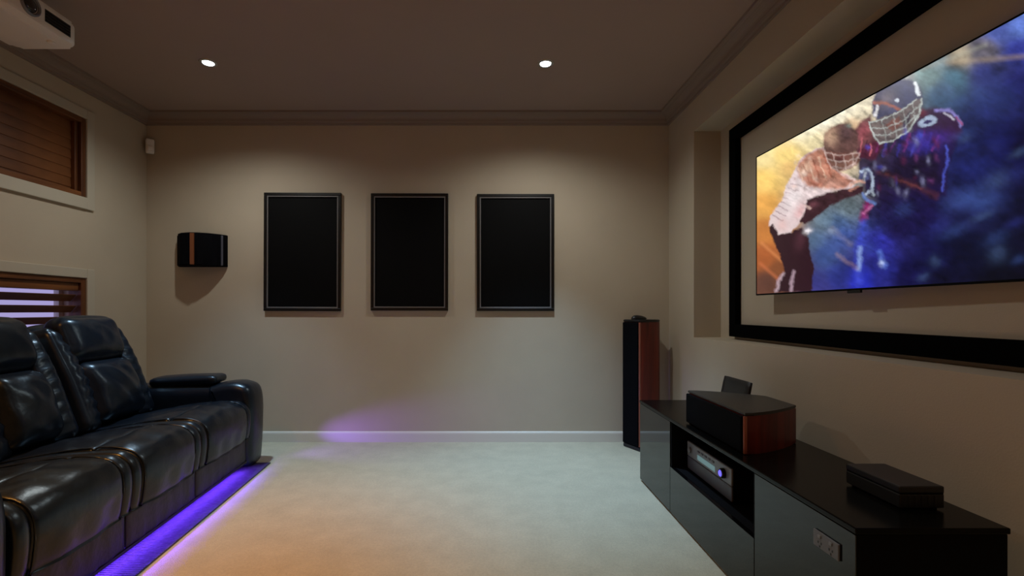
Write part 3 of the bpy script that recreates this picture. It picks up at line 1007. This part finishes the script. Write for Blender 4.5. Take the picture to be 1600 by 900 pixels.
    glow(1290, 190, 60, 10, -27, (255, 250, 228), 0.7)
    # warm sparks on the left and light streaks across
    line([(1190, 380), (1222, 408)], 4, (235, 150, 90), 0.5, 5)
    line([(1188, 412), (1216, 436)], 4, (215, 120, 75), 0.5, 5)
    line([(1480, 98), (1600, 88)], 5, (185, 160, 130), 0.4, 9)
    line([(1440, 108), (1540, 70)], 4, (175, 175, 160), 0.4, 8)
    # brushy edges: the figures are drawn through a small wobble
    px0, py0 = px, py
    px = px0 + 4.5 * (fbm(px0 / 9, py0 / 9, 41) - 0.5) + 3 * (fbm(px0 / 3, py0 / 3, 43) - 0.5)
    py = py0 + 4.5 * (fbm(px0 / 9, py0 / 9, 47) - 0.5) + 3 * (fbm(px0 / 3, py0 / 3, 53) - 0.5)
    # ---- right-hand player: torso, shoulders
    poly([(1340, 232), (1358, 222), (1420, 205), (1500, 205), (1492, 232), (1480, 262), (1478, 305), (1440, 312), (1380, 318), (1352, 300), (1340, 262)], (30, 18, 62), 0.95, 7)
    poly([(1352, 318), (1400, 305), (1470, 300), (1460, 350), (1400, 372), (1352, 352)], (24, 18, 66), 0.8, 14)
    poly([(1334, 205), (1345, 190), (1360, 178), (1364, 208), (1380, 226), (1368, 250), (1340, 246), (1332, 226)], (84, 30, 50), 0.9, 5)
    glow(1350, 205, 9, 14, 20, (170, 84, 96), 0.7)
    for k in range(5):
        line([(1340 + k * 7, 212 + k * 4), (1336 + k * 8, 236 + k * 2)], 2.2, (210, 110, 120) if k % 2 else (60, 16, 40), 0.6, 2)
    poly([(1424, 198), (1438, 172), (1458, 168), (1482, 172), (1500, 186), (1505, 206), (1488, 222), (1455, 226), (1428, 216)], (52, 22, 58), 0.9, 7)
    glow(1440, 176, 8, 6, 0, (120, 40, 58), 0.7)
    line([(1462, 173), (1482, 171), (1496, 182), (1502, 198)], 4, (150, 140, 215), 0.8, 4)
    line([(1476, 176), (1490, 186)], 3, (225, 220, 240), 0.7, 3)
    line([(1494, 182), (1503, 196)], 2, (165, 50, 80), 0.7, 2)
    ell(1449, 190, 15, 8, -18, (165, 180, 205), 0.9, 0.3)
    ell(1449, 190, 7.5, 3.0, -18, (52, 40, 96), 0.95, 0.4)
    for k in range(9):
        x = 1372 + k * 11
        line([(x + 6, 205 + (k % 3) * 4), (x - 3, 236 + (k % 2) * 8)], 3, ((150, 60, 130), (84, 84, 190), (104, 40, 110), (66, 58, 170))[k % 4], 0.65, 4)
    glow(1440, 225, 26, 16, -10, (62, 50, 165), 0.7)
    glow(1470, 215, 20, 10, 0, (66, 44, 140), 0.6)
    line([(1479, 228), (1481, 250), (1474, 272), (1472, 298)], 3, (78, 90, 200), 0.9, 3.5)
    poly([(1396, 250), (1462, 238), (1468, 285), (1420, 296), (1392, 290)], (26, 15, 40), 0.8, 8)
    # ---- helmet of the right-hand player
    ell(1402, 160, 42, 34, -32, (70, 70, 98), 1.0, 0.10)
    glow(1385, 155, 16, 12, -30, (124, 112, 118), 0.6)
    glow(1418, 142, 14, 20, -30, (58, 62, 104), 0.8)
    line([(1366, 160), (1385, 162), (1408, 172)], 4, (178, 104, 78), 0.75, 4)
    line([(1368, 180), (1371, 166)], 5, (240, 236, 240), 0.95, 3)
    line([(1429, 130), (1436, 148)], 6, (238, 244, 250), 0.95, 3)
    ell(1402, 157, 3.5, 2.5, 0, (210, 216, 228), 0.9, 0.5)
    poly([(1358, 190), (1380, 182), (1410, 172), (1432, 155), (1440, 156), (1436, 176), (1420, 204), (1396, 220), (1376, 225), (1364, 212)], (104, 92, 92), 0.95, 2.5)
    poly([(1384, 194), (1404, 182), (1410, 194), (1394, 206)], (120, 78, 72), 0.9, 3)
    poly([(1412, 184), (1424, 172), (1422, 192), (1410, 200)], (60, 52, 66), 0.9, 3)
    bar = (196, 204, 200)
    line([(1358, 190), (1378, 186), (1408, 174), (1432, 156)], 2.0, bar, 0.75, 1.8)
    line([(1360, 200), (1384, 200), (1412, 188), (1436, 166)], 1.5, bar, 0.6, 1.8)
    line([(1364, 211), (1388, 211), (1414, 198), (1432, 180)], 1.5, bar, 0.6, 1.8)
    line([(1358, 190), (1364, 211), (1375, 224), (1396, 219), (1421, 203), (1436, 178), (1440, 155)], 2.6, bar, 0.8, 2.0)
    for x0, y0, x1, y1 in ((1378, 186, 1386, 221), (1396, 180, 1402, 215), (1412, 173, 1416, 206), (1426, 160, 1430, 188)):
        line([(x0, y0), (x1, y1)], 1.4, bar, 0.45, 1.8)
    # ---- lower body of the right-hand player
    line([(1356, 318), (1348, 342)], 10, (138, 34, 98), 0.9, 7)
    line([(1362, 322), (1350, 334)], 4, (206, 120, 170), 0.7, 4)
    line([(1350, 350), (1343, 390), (1342, 440)], 11, (62, 74, 200), 0.85, 10)
    line([(1344, 388), (1342, 420)], 5, (170, 200, 245), 0.7, 8)
    line([(1374, 395), (1382, 415)], 7, (92, 120, 212), 0.7, 7)
    glow(1378, 411, 4, 5, 0, (190, 205, 245), 0.8)
    line([(1375, 268), (1420, 286), (1462, 306)], 6, (110, 54, 48), 0.6, 12)
    line([(1384, 272), (1440, 296)], 2, (170, 90, 70), 0.45, 5)
    # ---- left-hand player
    # helmet
    ell(1313, 222, 27, 31, 25, (98, 68, 64), 1.0, 0.16)
    glow(1298, 212, 12, 14, 0, (205, 168, 140), 0.75)
    glow(1322, 208, 12, 14, 20, (84, 62, 66), 0.75)
    glow(1326, 196, 5, 4, 0, (120, 140, 130), 0.6)
    # jersey
    poly([(1240, 270), (1252, 246), (1270, 234), (1287, 229), (1296, 252), (1312, 270), (1338, 280), (1334, 298), (1300, 302), (1276, 308), (1262, 326), (1256, 340), (1234, 366), (1216, 369), (1202, 352), (1203, 338), (1222, 312), (1230, 288)], (226, 206, 206), 1.0, 3)
    poly([(1246, 258), (1262, 240), (1286, 231), (1296, 254), (1314, 272), (1336, 282), (1318, 296), (1284, 294), (1262, 290), (1248, 278)], (184, 116, 88), 0.9, 6)
    glow(1260, 262, 10, 7, -40, (238, 204, 176), 0.8)
    glow(1276, 286, 12, 6, 20, (142, 62, 44), 0.7)
    glow(1300, 288, 14, 7, 10, (222, 168, 150), 0.7)
    for k in range(6):
        line([(1247 + k * 8, 262 - k * 4), (1254 + k * 9, 282 - k * 1)], 2.4, (146, 66, 46) if k % 2 else (232, 196, 170), 0.6, 2.2)
    for k in range(8):
        line([(1208 + k * 4, 336 - k * 7), (1224 + k * 4, 346 - k * 8)], 1.6, (120, 84, 98), 0.65, 1.8)
    glow(1240, 308, 12, 22, 25, (250, 240, 240), 0.6)
    glow(1222, 352, 10, 10, 0, (232, 186, 180), 0.6)
    glow(1250, 330, 7, 14, 25, (214, 150, 150), 0.6)
    # face mask
    poly([(1290, 236), (1318, 240), (1342, 238), (1344, 252), (1330, 264), (1306, 268), (1294, 256)], (120, 78, 70), 0.95, 3)
    glow(1312, 250, 8, 6, 0, (70, 30, 34), 0.8)
    for pts in ([(1288, 238), (1312, 243), (1343, 238)], [(1291, 248), (1314, 253), (1343, 247)], [(1298, 261), (1318, 263), (1336, 256)], [(1288, 238), (1297, 262), (1312, 268), (1332, 260), (1344, 240)], [(1302, 241), (1308, 266)], [(1318, 243), (1322, 264)], [(1332, 241), (1333, 259)]):
        line(pts, 1.8, (208, 184, 176), 0.6, 2.2)
    # outstretched arm (dark sleeve and skin)
    poly([(1262, 312), (1290, 302), (1332, 293), (1350, 290), (1346, 302), (1318, 312), (1296, 322), (1276, 340), (1258, 350), (1250, 346), (1258, 330)], (58, 32, 40), 1.0, 3.5)
    glow(1270, 322, 7, 5, -30, (120, 70, 80), 0.6)
    line([(1258, 320), (1266, 326)], 3, (235, 200, 190), 0.7, 3)
    # gloves
    ell(1352, 272, 10, 12, 15, (92, 96, 140), 0.95, 0.3)
    line([(1344, 268), (1356, 264), (1364, 278), (1362, 296), (1354, 302)], 4, (190, 205, 228), 0.9, 3)
    line([(1352, 270), (1350, 282)], 4, (206, 214, 228), 0.85, 3)
    line([(1330, 290), (1340, 281), (1350, 284)], 4, (208, 158, 138), 0.9, 3)
    line([(1328, 297), (1340, 292)], 3, (190, 130, 112), 0.85, 3)
    line([(1348, 302), (1356, 314), (1366, 318)], 4, (110, 140, 208), 0.85, 4)
    line([(1360, 298), (1366, 306)], 3, (212, 226, 240), 0.8, 3)
    # trousers and knees
    poly([(1202, 356), (1208, 350), (1216, 367), (1234, 364), (1252, 356), (1262, 364), (1266, 392), (1272, 420), (1268, 456), (1212, 456), (1226, 424), (1218, 396), (1204, 366)], (46, 22, 32), 1.0, 3)
    glow(1250, 376, 9, 14, 10, (84, 46, 58), 0.7)
    glow(1262, 361, 6, 4, -20, (240, 232, 236), 0.95)
    line([(1224, 428), (1217, 440), (1213, 454)], 5, (186, 160, 170), 0.85, 4)
    line([(1241, 424), (1238, 440), (1236, 454)], 5, (178, 150, 164), 0.85, 4)
    # streaks over the smoke
    line([(1300, 358), (1330, 382)], 4, (170, 155, 150), 0.35, 9)
    line([(1308, 398), (1340, 420)], 3, (180, 145, 125), 0.4, 8)
    glow(1300, 362, 8, 6, 30, (150, 165, 190), 0.5)
    # glints scattered over the right-hand player's jersey and gloves
    for k in range(46):
        gx, gy = 1345 + 130 * rng.random(), 205 + 105 * rng.random()
        c = ((120, 60, 120), (70, 76, 190), (150, 150, 190), (96, 30, 60), (18, 12, 30), (16, 12, 40))[int(rng.integers(0, 6))]
        glow(gx, gy, 2.0 + 3 * rng.random(), 3.0 + 5 * rng.random(), 40 * rng.random() - 20, c, 0.55)
    for k in range(26):
        gx, gy = 1240 + 80 * rng.random(), 240 + 60 * rng.random()
        c = ((150, 70, 50), (240, 220, 205), (110, 60, 50), (225, 170, 140))[int(rng.integers(0, 4))]
        glow(gx, gy, 2.0 + 3 * rng.random(), 2.0 + 3 * rng.random(), 0, c, 0.35)
    for k in range(60):
        gx, gy = 1270 + 330 * rng.random(), 120 + 320 * rng.random()
        if gx > 1345 and gx < 1480 and gy < 320:
            continue
        c = ((60, 84, 150), (14, 16, 44), (48, 56, 140), (80, 104, 150))[int(rng.integers(0, 4))] if gx > 1300 + 0.5 * max(0, 250 - gy) else None
        if c:
            glow(gx, gy, 8 + 16 * rng.random(), 5 + 9 * rng.random(), -25, c, 0.28)
    # grain and scratches of the printed artwork, strongest over the figures
    tex = fbm(px / 7, py / 6, 21) - 0.5
    tex2 = fbm((px * 0.8 + py) / 22, (py - px * 0.6) / 5, 33) - 0.5
    amt = (0.12 + 0.3 * np.clip((px - 1240) / 60, 0, 1)) + 0.75 * np.exp(-(((px - 1355) / 130) ** 2 + ((py - 270) / 120) ** 2) ** 2)
    over(np.exp(-(((px - 1410) / 60) ** 2 + ((py - 275) / 42) ** 2)), (20, 14, 46), 0.5)
    out = state[0] * (1 + amt[..., None] * (0.8 * tex + 0.9 * tex2)[..., None]).clip(0.25, 1.9)
    return np.clip(out, 0, 1)


NU, NV = 380, 214
us = np.linspace(-TW / 2 + bz, TW / 2 - bz, NU)
vs_ = np.linspace(bz + 0.002, THT - bz, NV)
UU, VV = np.meshgrid(us, vs_)
ct, st_ = math.cos(TVR), math.sin(TVR)
wx = TVX - st_ * UU + ct * 0.003
wy = TVY + ct * UU + st_ * 0.003
wz = TVZ + VV
# layout coordinates of the artwork over the screen's own surface
cols = paint(VPX + FPX * wx / wy, VPY - FPX * (wz - CAMZ) / wy)
verts = np.stack([np.full(UU.size, 0.003), UU.ravel(), VV.ravel()], 1)
idx = np.arange(NU * NV).reshape(NV, NU)
faces = np.stack([idx[:-1, :-1], idx[1:, :-1], idx[1:, 1:], idx[:-1, 1:]], -1).reshape(-1, 4)
me = bpy.data.meshes.new('screen')
me.from_pydata(verts.tolist(), [], faces.tolist())
ca = me.color_attributes.new('picture', 'FLOAT_COLOR', 'POINT')
ca.data.foreach_set('color', np.concatenate([cols.reshape(-1, 3), np.ones((NU * NV, 1))], 1).astype(np.float32).ravel())
sm = bpy.data.materials.new('lit_screen')
sm.use_nodes = True
nt = sm.node_tree
pb = nt.nodes['Principled BSDF']
pb.inputs['Base Color'].default_value = (0.004, 0.004, 0.004, 1)
pb.inputs['Roughness'].default_value = 0.25
at = nt.nodes.new('ShaderNodeVertexColor')
at.layer_name = 'picture'
nt.links.new(at.outputs['Color'], pb.inputs['Emission Color'])
pb.inputs['Emission Strength'].default_value = 1.0
me.materials.append(sm)
so = bpy.data.objects.new('screen', me)
COL.objects.link(so)
so.parent = tv
so['label'] = 'lit picture of two football players against gold and blue smoke'
